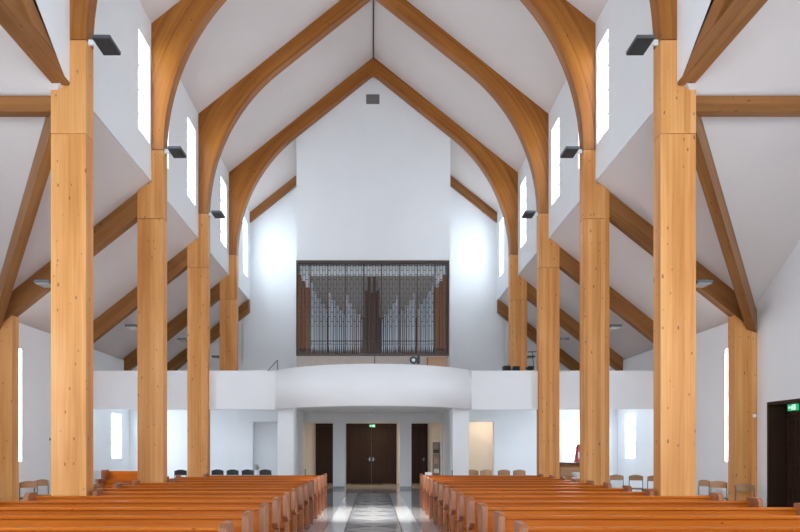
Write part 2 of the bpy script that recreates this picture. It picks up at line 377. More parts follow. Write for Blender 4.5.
# organ block
W = 2.48
m = MB(); OX0, OX1, OZ0, OZ1 = -2.455, 2.41, 4.52, 7.53; YO = 21.92
m2 = grid_wall('y', YO, YO+0.5, -W, W, 3.0, 10.0, [(OX0, OX1, OZ0, OZ1)])
struct('wall_front', m2, PLASTER, 'white organ block wall around the organ')
struct('wall_front', MB().prism([(-W, 10.0), (W, 10.0), (W, ZA-SL*W), (0, ZA), (-W, ZA-SL*W)], YO, YO+.5, 'y'), PLASTER, 'white gable of the organ block')
for s in (-1, 1):
    lo, hi = sorted((s*W, s*(W-.15)))
    struct('wall_side', MB().prism([(YO+.5, 3.0), (YE, 3.0), (YE, ZA-SL*W), (YO+.5, ZA-SL*W)], lo, hi, 'x'), PLASTER)
struct('trim_4', MB().box(OX0-.02, OX1+.05, YO-0.03, YO, 3.0, OZ0-0.03), BEIGE, 'beige panel strip under the organ')
# choir wall behind the camera
ops = [(a, c, 1.6, 8.2) for a, c in CHW]
struct('wall_choir', grid_wall('y', YB-.3, YB, -XW, XW, 0, ZC, ops), PLASTER)
struct('wall_choir', MB().prism([(-4.9, ZC), (4.9, ZC), (0, ZA+.2)], YB-.3, YB, 'y'), PLASTER)
for a, c in CHW: window('y', YB, -1, a, c, 1.6, 8.2, K_CHOIR, rows=6, cols=2 if c-a < 2 else 3)

# ------------------------------------------------------------------ gallery
R = (2.6**2+1.45**2)/(2*1.45); yc = 16.55+R
def arc(r_off, n=28):
    out = []; half = 2.6
    th = math.asin(half/R)
    for i in range(n+1):
        t = -th+2*th*i/n; out.append(((R+r_off)*math.sin(t), yc-(R+r_off)*math.cos(t)))
    return out
front = arc(0); back = arc(-0.16)
PY = 18.0
def parapet(poly, lab):
    struct('trim_5', MB().prism(poly, PB, PT, 'z'), PLASTER, lab)
poly = [(-XI+.002, PY), (-2.62, PY)]+front[1:-1]+[(2.62, PY), (XI-.002, PY), (XI-.002, PY+.16), (2.5, PY+.16)]+back[::-1][1:-1]+[(-2.5, PY+.16), (-XI+.002, PY+.16)]
m = MB(); n = len(front)
lo = [(-XI+.002, PY)]+front+[(XI-.002, PY)]; hi = [(-XI+.002, PY+.16)]+back+[(XI-.002, PY+.16)]
for i in range(len(lo)-1):
    a, b_, c, d = lo[i], lo[i+1], hi[i+1], hi[i]
    m.face([(*a, PB), (*b_, PB), (*b_, PT), (*a, PT)], smooth=0 < i < len(lo)-2); m.face([(*c, PB), (*d, PB), (*d, PT), (*c, PT)])
    m.face([(*a, PT), (*b_, PT), (*c, PT), (*d, PT)]); m.face([(*d, PB), (*c, PB), (*b_, PB), (*a, PB)])
struct('trim_5', m, PLASTER, 'white curved balcony parapet bulging out over the aisle')
for s in (-1, 1):
    lo_, hi_ = sorted((s*(XO+.002), s*XW)); struct('trim_6', MB().box(lo_, hi_, PY, PY+.16, PB, PT), PLASTER, 'white straight balcony parapet across the %s aisle' % ('left' if s < 0 else 'right'))
m = MB()
hi2 = back
pl = [(-8.05, PY+.16), (hi2[0][0], PY+.16)]+hi2[1:-1]+[(hi2[-1][0], PY+.16), (8.05, PY+.16), (8.05, YE), (-8.05, YE)]
struct('ceiling', MB().prism(pl, SLABZ, SLABZ+.16, 'z'), PLASTER, 'white soffit under the organ gallery')
# side walls and portal under the gallery
YL = 22.15
for s in (-1, 1):
    sd = 'left' if s < 0 else 'right'
    a, c = sorted((s*2.6, s*XW)); o1 = sorted((s*2.8, s*3.93))
    ops = [(o1[0], o1[1], 0, 2.38)]
    if s > 0: ops.append((6.18, 6.74, 1.11, 2.36))
    struct('wall_back', grid_wall('y', YL, YL+.22, a, c, 0, SLABZ, ops), PLASTER, 'white wall under the %s side of the gallery' % sd)
    a, c = sorted((s*2.6, s*2.8)); struct('wall_side', MB().box(a, c, YL+.22, YE, 0, SLABZ), PLASTER)
    # shallow room behind the opening
    a, c = sorted((s*2.8, s*5.0)); yr = YL+.26 if s < 0 else 24.2; struct('wall_back', MB().box(a, c, yr, yr+.15, 0, SLABZ), PLASTER if s < 0 else CREAM)
    a, c = sorted((s*5.0, s*5.15)); struct('wall_side', MB().box(a, c, YL+.22, 24.35, 0, SLABZ), PLASTER if s < 0 else CREAM)
window('y', YL, 1, 6.18, 6.74, 1.11, 2.36, K_AISLE, rows=3, cols=1)
P1, P2 = (-2.59, -1.51), (1.42, 2.53)
struct('wall_back', grid_wall('y', YE, YE+.25, -2.6, 2.6, 0, SLABZ, [(P1[0], P1[1], 0, 2.49), (-1.06, .99, 0, 2.49), (P2[0], P2[1], 0, 2.49)]), PLASTER, 'white portal wall with three openings')
m = MB()
for a, c in ((-1.51, -1.06), (.99, 1.42)): m.box(a-.0, c+.0, YE-.015, YE, 0, .1)
struct('baseboard_back', m, plain('grey_plinth', (0.30, 0.32, 0.34), 0.5), 'grey plinth at the foot of the portal piers')
# white square columns carrying the gallery
for s in (-1, 1):
    x0 = -2.56 if s < 0 else 2.13
    o = MB().box(x0, x0+.42, 18.17, 18.59, 0, SLABZ).build('gallery_pillar', PLASTER, bevel=.005)
    tag(o, 'square white pillar carrying the gallery %s of the aisle' % ('left' if s < 0 else 'right'), 'pillar')
# lobby
YD = 29.5
struct('wall_back', grid_wall('y', YD, YD+.2, -3.6, 3.6, 0, 2.9, []), CREAM, 'cream wall of the entrance lobby behind the doors')
for s in (-1, 1):
    a, c = sorted((s*3.5, s*3.7)); struct('wall_side', MB().box(a, c, YE+.25, YD, 0, 2.9), CREAM)
struct('ceiling', MB().box(-3.7, 3.7, YE+.25, YD+.2, 2.9, 3.0), PLASTER)
area_light('lobby_lamp', (0, 27.4, 2.86), (0, 0, -1), 1.6, 0.8, 60, (1, .86, .7))
area_light('recess_lamp', (3.9, 23.4, 2.8), (0, 0, -1), .5, .5, 15, (1, .86, .7))

# ------------------------------------------------------------------ doors
def panel_door(nm, x0, x1, z1, y, leaves, lab):
    t = tag(MB().box(x0, x0+.09, y-.12, y, 0, z1).box(x1-.09, x1, y-.12, y, 0, z1).box(x0+.09, x1-.09, y-.12, y, z1-.1, z1).build(nm, DOORW, bevel=.004), lab, 'door')
    t['kind'] = 'structure'
    xs = x0+.09; wl = (x1-x0-.18)/leaves
    for k in range(leaves):
        a, c = xs+k*wl+.004, xs+(k+1)*wl-.004; zt = z1-.1
        lf = MB().box(a, c, y-.05, y-.01, .01, zt-.005).build('door_leaf', DOORW, t)
        m = MB()
        nx = max(3, int(wl/.16))
        for i in range(nx+1):
            x = a+.03+(c-a-.06)*i/nx
            m.box(x-.014, x+.014, y-.072, y-.05, .1, zt-.1)
        for z in (.1, .32, .95, 1.12, 1.40, 1.58, zt-.1): m.box(a+.015, c-.015, y-.078, y-.05, z-.014, z+.014)
        m.build('rib_grid', DOORW, lf)
        if leaves == 2:
            hx = c-.07 if k == 0 else a+.07
            MB().box(hx-.03, hx+.03, y-.09, y-.078, .98, 1.14).tube((hx, y-.09, 1.06), (hx, y-.14, 1.06), .012).tube((hx, y-.14, 1.06), (hx+(-.10 if k == 0 else .10), y-.14, 1.06), .011).build('door_handle', STEEL, lf)
        else:
            hx = c-.07
            MB().box(hx-.02, hx+.02, y-.09, y-.078, .98, 1.14).tube((hx, y-.09, 1.06), (hx, y-.14, 1.06), .012).tube((hx, y-.14, 1.06), (hx-.1, y-.14, 1.06), .011).build('door_handle', STEEL, lf)
    return t
panel_door('door_1', -1.17, 1.0, 2.6, YD, 2, 'dark brown ribbed double entrance door at the end of the aisle')
panel_door('door_2', -2.5, -1.45, 2.6, YD, 1, 'dark ribbed single door seen through the left portal opening')
panel_door('door_3', 1.45, 2.35, 2.6, YD, 1, 'dark ribbed single door seen through the right portal opening')
# thin dark edge in the right of the portal
# side door in the right wall
m = MB(); a0, a1 = 11.42, 13.72
m.box(XW-.012, XW+.40, a1-.06, a1, 0, 2.42).box(XW-.012, XW+.40, a0, a0+.06, 0, 2.42).box(XW-.012, XW+.40, a0+.06, a1-.06, 2.36, 2.42).box(XW+.34, XW+.40, a0+.06, a1-.06, 2.16, 2.36)
d4 = m.build('door_4', DOORW, bevel=.004); d4['kind'] = 'structure'; d4['label'] = 'dark wooden double door in a deep dark lining in the right wall'
for k in range(2):
    q0 = a0+.06+k*(a1-a0-.12)/2; q1 = q0+(a1-a0-.12)/2
    lf = MB().box(XW+.35, XW+.40, q0+.004, q1-.004, .01, 2.16).build('door_leaf', DOORW, d4)
    m = MB()
    for i in range(8): y = q0+.06+(q1-q0-.12)*i/7; m.box(XW+.325, XW+.35, y-.018, y+.018, .06, 2.1)
    for z in (.1, .7, 1.15, 1.5, 2.07): m.box(XW+.318, XW+.35, q0+.03, q1-.03, z-.016, z+.016)
    m.build('rib_grid', DOORW, lf)
    hy = q1-.08 if k == 0 else q0+.08
    MB().box(XW+.30, XW+.318, hy-.025, hy+.025, .98, 1.14).tube((XW+.3, hy, 1.06), (XW+.25, hy, 1.06), .012).tube((XW+.25, hy, 1.06), (XW+.25, hy-.1, 1.06), .011).build('door_handle', STEEL, lf)
struct('wall_right', MB().box(XW+.41, XW+.6, a0-.2, a1+.2, 0, 2.6), DOORW)
# exit signs: green plate, white running figure, arrow and doorway, drawn as small raised shapes
def exit_sign(loc, rz, wd, ht, lab):
    t = thing('exit_sign', lab, 'exit sign', loc, rz)
    pl_ = MB().box(-wd/2, wd/2, -.02, .02, -ht/2, ht/2).build('sign_plate', GREEN, t)
    k = ht/10
    m = MB()
    def poly(p): m.prism([(x*k, z*k) for x, z in p], -.026, -.0205, 'y')
    poly([(4, -4), (8, -4), (8, 4), (4, 4)])                        # doorway
    poly([(-9, .8), (-6, .8), (-6, 2.2), (-3.2, 0), (-6, -2.2), (-6, -.8), (-9, -.8)])
    poly([(.2, 2.6), (1.6, 2.6), (1.6, 4), (.2, 4)]); poly([(-1.2, 2.2), (1.4, 2.2), (1.0, -.6), (-.6, -.6)])
    poly([(-.6, -.6), (.4, -.6), (-1.2, -3.8), (-2.2, -3.8)]); poly([(.4, -.6), (1.2, -.6), (2.6, -3.6), (1.8, -3.8)])
    poly([(1.2, 2), (2.8, .4), (2.4, 0), (1, 1.2)]); poly([(-1.2, 2), (-2.6, .8), (-2.2, .4), (-1, 1.2)])
    m.build('pictogram', SIGNW, pl_)
    return t
exit_sign((-.05, YD-.17, 2.50), 0, .26, .12, 'small lit exit sign above the double entrance door')
exit_sign((XW+.31, 13.38, 2.30), -PI/2, .30, .13, 'green exit sign above the dark door in the right wall')
o = MB().box(-.95, .40, 28.6, 29.3, 0.0, .015).build('door_mat', plain('dark_mat', (.05, .04, .035), .95, bump=.3, bscale=200), bevel=.004); tag(o, 'dark brown door mat in front of the entrance door', 'door mat')
# lobby bookshelf
t = thing('book_shelf', 'narrow grey shelf with leaflets in the lobby', 'shelf', (2.58, 27.9, 0))
m = MB().box(-.17, -.145, -.15, .15, 0, 1.8).box(.145, .17, -.15, .15, 0, 1.8).box(-.145, .145, .13, .15, 0, 1.8); m.build('shelf_case', BEIGE, t)
for z in (.1, .5, .9, 1.3, 1.77): MB().box(-.145, .145, -.15, .13, z, z+.025).build('shelf_board', BEIGE, t)
for i, z in enumerate((.525, .925, 1.325)):
    o = MB().box(2.47, 2.68, 27.78, 27.98, z, z+.16).build('leaflet_stack', [WHITEP, BEIGE, BLACK][i]); tag(o, ['white stack of leaflets on the lower lobby shelf', 'beige stack of leaflets on the middle lobby shelf', 'black box on the upper lobby shelf'][i], 'leaflets')

# ------------------------------------------------------------------ timber frames
WORD = ['nearest', 'second', 'third', 'farthest']
cr = (SL*0+0)
LZ = ZC-0.47
nrm = math.sqrt(1+SL*SL)
Rr = (SL*(-XI)-Z0+LZ+SL*XC)/(nrm-SL); ccx = -XI+Rr
def arch_mesh(s, y):
    th_t = math.atan2(1/nrm, SL/nrm)         # angle (from horizontal-left) of the rafter normal
    ang = sorted(set([0, th_t, math.atan2(ZC-Z0, XC+ccx)]+[th_t*i/18 for i in range(19)]))
    pairs = []
    for a in ang:
        d = (-math.cos(a), math.sin(a)); pi_ = (ccx+Rr*d[0], Z0+Rr*d[1])
        t1 = (-XC-pi_[0])/d[0]; z1 = pi_[1]+t1*d[1]
        if z1 <= ZC+1e-6: po = (-XC, z1)
        else:
            # pi + t d on z = ZC + SL (x+XC)
            t2 = (ZC+SL*(pi_[0]+XC)-pi_[1])/(d[1]-SL*d[0]); po = (pi_[0]+t2*d[0], pi_[1]+t2*d[1])
        pairs.append((pi_, po))
    a_, b_ = pairs[-1]
    for k in range(1, 4):
        f = k/4; xe = a_[0]+(0-a_[0])*f; pairs.append(((xe, LZ+SL*(xe+XC)), (b_[0]+(0-b_[0])*f, ZC+SL*(b_[0]+(0-b_[0])*f+XC))))
    pairs.append(((0, LZ+SL*XC), (0, ZA)))
    m = MB(); u = 0; y1 = y+FT
    for (p, q), (r, t) in zip(pairs, pairs[1:]):
        du = math.hypot(r[0]-p[0], r[1]-p[1])*.5+math.hypot(t[0]-q[0], t[1]-q[1])*.5
        w0 = math.hypot(q[0]-p[0], q[1]-p[1]); w1 = math.hypot(t[0]-r[0], t[1]-r[1])
        V = lambda pt, yy: (s*-pt[0], yy, pt[1])
        def add(pts, uv):
            if s < 0: pts = pts[::-1]; uv = uv[::-1]
            m.face([(-x if False else x, yy, z) for x, yy, z in pts], uv=uv)
        if du < 1e-9: continue
        if s < 0: V = lambda pt, yy: (pt[0], yy, pt[1])
        add([V(p, y), V(q, y), V(t, y), V(r, y)][::-1], [(u, 0), (u, w0), (u+du, w1), (u+du, 0)][::-1])
        add([V(p, y1), V(r, y1), V(t, y1), V(q, y1)][::-1], [(u, 0), (u+du, 0), (u+du, w1), (u, w0)][::-1])
        add([V(p, y), V(r, y), V(r, y1), V(p, y1)][::-1], [(u, 0), (u+du, 0), (u+du, FT), (u, FT)][::-1])
        add([V(q, y), V(q, y1), V(t, y1), V(t, y)][::-1], [(u, 0), (u, FT), (u+du, FT), (u+du, 0)][::-1])
        u += du
    e0 = pairs[0]
    m.face([V(e0[0], y), V(e0[1], y), V(e0[1], y1), V(e0[0], y1)])
    return m
for i, y in enumerate(FR):
    for s in (-1, 1):
        sd = 'left' if s < 0 else 'right'
        # nave column
        t = thing('timber_column', 'tall knotty spruce column, %s on the %s side of the nave' % (WORD[i], sd), 'column', (s*(XI+XO)/2, y, 0), 0, 'nave columns')
        hw = (XO-XI)/2
        m = MB().box(-hw, hw, 0, FT, 0 if i < 3 else 3.012, 6.25); m.build('lower_shaft', GLULAM, t, bevel=.008)
        q = [(-hw, 6.256), (hw, 6.256), (hw, 7.0), (XC+.0-(XI+XO)/2, 7.0), (XC-(XI+XO)/2, Z0-.01), (-hw, Z0-.01)]
        if s < 0: q = [(-a, c) for a, c in q]
        MB().prism(q, 0, FT, 'y').build('upper_shaft', GLULAM, t, bevel=.006)
        # arch
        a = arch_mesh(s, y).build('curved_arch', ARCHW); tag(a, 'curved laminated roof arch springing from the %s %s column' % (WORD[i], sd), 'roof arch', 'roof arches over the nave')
        # aisle rafter
        if i > 0:
            x0 = XO+.002; zt = aisle_z(x0)
            m = MB(); x1 = XW
            q = [(s*x0, aisle_z(x0)), (s*x1, aisle_z(x1)), (s*x1, aisle_z(x1)-.50), (s*x0, aisle_z(x0)-.50)]
            m = MB(); lo = [(a_, y+.02, c) for a_, c in q]; hi = [(a_, y+FT-.02, c) for a_, c in q]
            g = Vector((s*1.0, 0, -.793)).normalized()
            if s > 0: m.face(lo[::-1], grain=g); m.face(hi, grain=g)
            else: m.face(lo, grain=g); m.face(hi[::-1], grain=g)
            for k in range(4):
                j = (k+1) % 4; f = [lo[k], lo[j], hi[j], hi[k]]
                m.face(f if s > 0 else f[::-1], grain=g)
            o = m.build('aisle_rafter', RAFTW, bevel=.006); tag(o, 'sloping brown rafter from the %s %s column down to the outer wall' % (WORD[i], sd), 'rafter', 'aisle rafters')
        # floodlight on the inner side of the column
        if i < 3:
            lt = thing('floodlight', 'flat black floodlight high on the inner side of the %s %s column' % (WORD[i], sd), 'floodlight', (s*(XI-.22), y+.05, Z0+.02), 0, 'floodlights on column heads')
            hs = MB().box(-.14, .14, -.05, .40, .0, .055).build('lamp_housing', LAMPM, lt, bevel=.006)
            MB().box(-.13, .13, -.045, .39, -.008, 0).build('lamp_glass', LAMPG, hs)
            MB().box(min(s*.14, s*.225), max(s*.14, s*.215), .02, .06, -.06, .02).tube((s*.16, .04, -.03), (s*.12, .04, .01), .012).build('bracket', WHITEP, lt)
        # floodlight on the aisle side
        za = [4.0, 4.02, 4.36, 4.42][i]
        lt = thing('floodlight', 'small grey floodlight low on the aisle side of the %s %s column' % (WORD[i], sd), 'floodlight', (s*(XO+.15), y+.1, za), 0, 'floodlights on the aisle side')
        hs = MB().box(-.12, .12, -.08, .22, 0, .05).build('lamp_housing', LAMPM, lt, bevel=.006)
        MB().box(-.105, .105, -.07, .21, -.008, 0).build('lamp_glass', plain('lamp_lens_%d%s' % (i, sd), (.35, .33, .3), .3), hs)
        MB().box(min(-s*.148, -s*.10), max(-s*.148, -s*.10), .0, .08, .0, .05).build('bracket', WHITEP, lt)
    # outer columns
for s in (-1, 1):
    sd = 'left' if s < 0 else 'right'
    for i in (1, 2):
        y = FR[i]
        lo, hi = sorted((s*7.48, s*(XW-.003)))
        zi, zo = aisle_z(7.48)-.51, aisle_z(XW)-.51
        lim = PB-.01 if False else None
        q = [(s*7.48, 0), (s*(XW-.003), 0), (s*(XW-.003), zo), (s*7.48, zi)]
        o = MB().prism(q, y, y+FT, 'y').build('timber_column', GLULAM, bevel=.008); tag(o, 'shorter spruce column against the %s outer wall, %s' % (sd, 'beside the side door end' if i == 1 else 'below the gallery edge'), 'column', 'outer wall columns')
    # horizontal transept beam
    lo, hi = sorted((s*(XO+.002), s*XW))
    o = MB().box(lo, hi, FR[0]+.02, FR[0]+.20, 6.60, 6.84, grain=0).build('horizontal_beam', RAFTW, bevel=.006); tag(o, 'horizontal beam running outward from the nearest %s column' % sd, 'beam')
    # valley beam
    p0 = Vector((s*4.84, 10.42, 0)); p1 = Vector((s*7.88, 14.14, 0)); p0.z = 6.86; p1.z = 4.34
    o = MB().beam(p0, p1, .17, .46).build('valley_beam', RAFTW, bevel=.008); tag(o, 'steep diagonal valley beam on the %s running down to the outer column' % sd, 'beam')
    # tie beam toward the camera and gable rafters
    o = MB().box(*sorted((s*4.603, s*4.84)), 2.7, 10.28, 6.97, 7.20, grain=1).build('tie_beam', RAFTW, bevel=.006); tag(o, 'beam running toward the camera from the nearest %s column' % sd, 'beam')
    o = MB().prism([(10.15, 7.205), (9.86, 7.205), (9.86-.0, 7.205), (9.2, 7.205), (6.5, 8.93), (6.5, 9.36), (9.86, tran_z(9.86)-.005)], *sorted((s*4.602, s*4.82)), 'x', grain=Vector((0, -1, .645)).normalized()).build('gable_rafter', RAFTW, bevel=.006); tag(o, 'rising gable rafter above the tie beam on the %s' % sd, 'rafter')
    # rafters on the end wall
    x0, x1 = 2.48, XC-.003
    def raf(xa, za, xb, zb, dp, y0, y1, nm, lab, cat='rafter'):
        g = Vector((xb-xa, 0, zb-za)).normalized()
        q = [(xa, za), (xb, zb), (xb, zb-dp), (xa, za-dp)]; m = MB()
        m.prism(q, y0, y1, 'y', grain=g)
        o = m.build(nm, RAFTW, bevel=.006); tag(o, lab, cat); return o
    raf(s*x0, ZC+SL*(XC-x0), s*x1, ZC+.0, .36, YE-.14, YE-.001, 'end_rafter', 'short rafter on the end wall %s of the organ block' % sd)
    raf(s*(XC+.0), aisle_z(4.63), s*XW, aisle_z(XW), .46, YE-.3, YE-.05, 'end_rafter', 'aisle rafter stub end showing beside the %s end wall' % sd)
# ridge steel shoe
o = MB().box(-.14, .14, FR[3]-.012, FR[3], 13.33, 13.47).build('ridge_shoe', ARCHW); tag(o, 'small wooden block under the peak of the farthest arch', 'bracket')

# two added spotlights, unseen on the nearest arch, brightening the aisle floor
for s in (-1, 1):
    px, pz = s*.55, ZA-SL*.55-.72; tgt = Vector((s*.15, 15.6, 0)); pos = Vector((px, FR[0]+.12, pz)); dr = (tgt-pos).normalized()
    t = thing('spotlight', 'added white fill spotlight under the peak of the nearest arch, %s of the ridge' % ('left' if s < 0 else 'right'), 'spotlight', tuple(pos), 0, 'added aisle fill lights')
    MB().tube(-dr*.12, dr*.10, .07, .09, 18).build('lamp_housing', WHITEP, t)
    MB().tube((0, 0, .02), (0, 0, .30), .015).build('bracket', WHITEP, t)
    d = bpy.data.lights.new('added_aisle_fill', 'SPOT'); d.energy = 6500; d.spot_size = math.radians(19); d.spot_blend = 0.9; d.shadow_soft_size = 0.07; d.color = (1, .97, .93)
    o = bpy.data.objects.new('added_aisle_fill', d); COL.objects.link(o); o.location = pos+dr*.14; o.rotation_euler = dr.to_track_quat('-Z', 'Y').to_euler()
# vent
t = thing('vent_grille', 'small grey vent grille high on the organ block gable', 'vent', (-.02, YO-.01, 12.76))
vf = MB().box(-.215, .215, -.02, .01, -.15, .15).build('vent_frame', GREYP, t, bevel=.003)
m = MB()
for k in range(9): m.box(-.19, .19, -.03, -.02, -.13+k*.03, -.118+k*.03)
m.build('vent_slats', GREYP, vf)

# ------------------------------------------------------------------ organ
org = thing('pipe_organ', 'wide pipe organ behind a brown metal lattice screen', 'organ', ((OX0+OX1)/2, YO, OZ0))
OW = OX1-OX0; OH = OZ1-OZ0; h = OW/2
MB().box(-h, h, .42, .48, 0, OH).build('case_back', TINSH, org)
MB().box(-h+.05, h-.05, .36, .41, OH-.36, OH-.03).build('white_valance', WHITEP, org)
MB().box(-h, h, .05, .42, 0, .05).build('case_floor', ORGD, org)
m = MB().box(-h-.03, h+.03, -.06, .04, OH-.07, OH+.03).box(-h-.03, h+.03, -.06, .04, -.03, .05).box(-h-.03, -h+.03, -.06, .04, .05, OH-.07).box(h-.03, h+.03, -.06, .04, .05, OH-.07)
m.build('screen_frame', BRONZE, org, bevel=.004)
nb = 9
for k in range(1, 9):
    x = -h+OW*(k-.28)/8.45*1.0
    MB().box(x-.013, x+.013, -.05, -.01, .05, OH-.07).build('mullion', BRONZE, org)
m = MB(); nx = 54
for k in range(1, nx):
    x = -h+OW*k/nx; m.box(x-.006, x+.006, -.03, -.018, .05, OH-.07)
row = 0; z = OH-.13
while z > .9:
    for k in range(nx):
        if (k+row) % 2: continue
        x = -h+OW*k/nx
        if x+OW/nx < h: m.box(x+.02, x+OW/nx-.02, -.034, -.018, z-.009, z+.009)
        if x+OW/nx < h: m.box(x+.0, x+.02, -.03, -.02, z-.005, z+.005)
    z -= .15; row += 1
m.build('lattice', BRONZE, org)
MB().box(-h+.4, h-.4, -.01, .01, .44, .465).build('cross_rail', BRONZE, org)
# wooden side pipes
def X(zx): return (280+zx/4.433-CX)*YO/F-(OX0+OX1)/2
def Zp(zy): return EYE+(HY-(240+zy/4.433))*YO/F-OZ0
for sgn in (0, 1):
    for (a, c, top) in ((76, 92, 150), (93, 108, 178), (109, 131, 207)):
        a_, c_ = (a, c) if sgn == 0 else (816-c, 816-a)
        MB().box(X(a_), X(c_), .10, .26, .22, Zp(top)).box(X(a_)+.03, X(c_)-.03, .15, .2, .05, .22).build('wooden_pipe', ORGW, org, bevel=.004)
for sgn in (0, 1):
    for (a, c, top) in ((74, 92, 150), (92, 110, 178), (110, 128, 205)):
        a_, c_ = (a, c) if sgn == 0 else (816-c, 816-a)
        MB().box(max(X(a_), -h+.03), min(X(c_), h-.03), .30, .34, Zp(top)-.05, OH-.3).build('white_panel', WHITEP, org)
for x, top in ((382, 220), (396, 160), (419, 160), (434, 220)):
    MB().box(X(x-6), X(x+6), .10, .22, .05, Zp(top)).build('wooden_pipe', ORGD, org, bevel=.004)
MB().box(X(378), X(438), .28, .33, .05, Zp(225)).build('center_panel', ORGD, org)
prof = [(139, 185, 203, 290, 8), (220, 230, 286, 315, 8), (296, 240, 362, 335, 8)]
for sgn in (0, 1):
    for (xa, ta, xb, tb, n) in prof:
        for k in range(n):
            f = k/(n-1); x = xa+(xb-xa)*f; tp = ta+(tb-ta)*(f**.75) if k else ta
            if k % 2 and k: tp += 12
            if sgn: x = 816-x
            r = .030 if k else .042
            if k > 0: r = .030-.008*f
            xx = X(x); zt = Zp(tp); m = MB()
            m.tube((xx, .16, .08), (xx, .16, .34), .008, r, 12).tube((xx, .16, .34), (xx, .16, zt), r, r, 12)
            m.box(xx-r*.5, xx+r*.5, .16-r*1.05, .16-r*.9, .36, .36+r*.8, mi=1)
            m.build('organ_pipe', [TIN, BLACK], org)
MB().box(-h+.42, h-.42, .24, .27, .05, 1.25, grain=2).build('gap_shade_board', ORGD, org)  # dark board added as painted shade in the gaps between the pipes
# gap line and console in front of the organ
o = MB().box(.03, .055, YO-.05, YO-.03, 3.0, OZ0-.03).build('cable_duct', BLACK); tag(o, 'thin dark vertical duct below the middle of the organ', 'duct')
YG = 20.6
def gx(u, y): return (u-CX)*y/F
def gz(v, y): return EYE+(HY-v)*y/F
t = thing('organ_console', 'light brown wooden cabinet below the right end of the organ', 'console', (gx(437, 21.3), 21.3, 3.01))
MB().box(-.28, .28, 0, .4, 0, gz(358, 21.3)-3.01, grain=0).build('cabinet', CHAIRW, t, bevel=.008)
MB().box(-.30, .30, -.02, .42, gz(358, 21.3)-3.01, gz(357, 21.3)-3.01, grain=0).build('cabinet_top', CHAIRW, t, bevel=.004)
MB().box(-.22, .22, -.012, 0, .08, .55, grain=0).build('cabinet_door', CHAIRW, t)
# small black desk lamp / spot on the gallery
y = 19.2; x = gx(414, y); zb = PT-.75
t = thing('spotlight', 'black spotlight with a pale lens behind the curved parapet', 'spotlight', (x, y, 3.01))
zc = gz(360.2, y)-3.01
MB().tube((0, 0, 0), (0, 0, zc-.10), .02).tube((-.15, 0, .0), (.15, 0, 0.02), .02).tube((0, -.15, .0), (0, .15, .02), .02).build('stand', BLACK, t)
lb_ = MB().tube((-.02, -.10, zc-.01), (-.02, .12, zc), .11, .09, 16).build('lamp_body', BLACK, t)
MB().tube((-.02, -.115, zc-.01), (-.02, -.10, zc-.01), .045, .05, 16).build('lens', WHITEP, lb_)
MB().box(.08, .16, -.08, .1, zc-.10, zc+.12).build('barn_door', BLACK, t, bevel=.01)
# gallery right: black speaker boxes and microphone stand
for (a, c, v, wd) in ((503.8, 511, 365.6, 'leftmost'), (513.2, 520, 366, 'middle')):
    y = 19.0; x0, x1 = gx(a, y), gx(c, y)
    t = thing('monitor_box', '%s small black box on the gallery rail right of the organ' % wd, 'loudspeaker', ((x0+x1)/2, y, 3.01))
    zt = gz(v, y)-3.01; hw = (x1-x0)/2
    MB().box(-hw, hw, 0, .25, 0, zt).build('cabinet', BLACK, t, bevel=.01)
    MB().box(-hw+.02, hw-.02, -.01, 0, .05, zt-.03).build('grille', plain('grille_'+wd, (.03, .03, .03), .9), t)
y = 19.0
y = 19.7
t = thing('camera_tripod', 'black video device on a tripod beside the microphone stand', 'device', (gx(530, y), y, 3.01))
zt = gz(366.3, y)-3.01
MB().box(-.07, .08, -.1, .1, zt-.12, zt).tube((-.07, 0, zt-.05), (-.12, 0, zt-.06), .035).build('body', BLACK, t, bevel=.01)
m = MB()
for k in range(3): m.tube((0, 0, zt-.12), (.3*math.cos(k*2.09), .3*math.sin(k*2.09), 0), .012)
m.build('tripod_legs', BLACK, t)
y = 18.75
t = thing('microphone_stand', 'thin black microphone stand with a boom on the gallery', 'microphone stand', (gx(536.5, y), y, 3.01))
zt = gz(352, y)-3.01
MB().tube((0, 0, 0), (-.12, 0, zt), .009).build('pole', BLACK, t)
MB().tube((-.24, 0, zt-.0), (.02, 0, zt+.01), .012).build('boom', BLACK, t)
m = MB()
for k in range(3): m.tube((0, 0, .12), (.28*math.cos(k*2.09+.5), .28*math.sin(k*2.09+.5), 0.005), .01)
m.build('base_legs', BLACK, t)
# hand rail at the left of the gallery
y = 18.9
t = thing('stair_handrail', 'grey steel stair handrail rising behind the left of the parapet', 'handrail', (gx(273, y), y, 3.01))
zt = gz(360, y)-3.01; xr = gx(277.5, y)-gx(273, y); xl = gx(264, y)-gx(273, y)
MB().tube((xr, 0, zt), (xl, 0, zt-.42), .014).build('rail', STEEL, t)
MB().tube((xr, 0, zt), (xr, 0, 0), .012).build('rail_post', STEEL, t)
# small ceiling downlights under the gallery
for x, y in ((-2.0, 24.3), (0.0, 24.0), (2.0, 24.3)):
    o = MB().tube((x, y, SLABZ-.03), (x, y, SLABZ), .07, .08, 16).build('downlight', WHITEP); tag(o, 'small round downlight under the gallery, %s' % ('left' if x < 0 else 'right' if x > 0 else 'above the aisle'), 'ceiling lamp', 'downlights under the gallery')

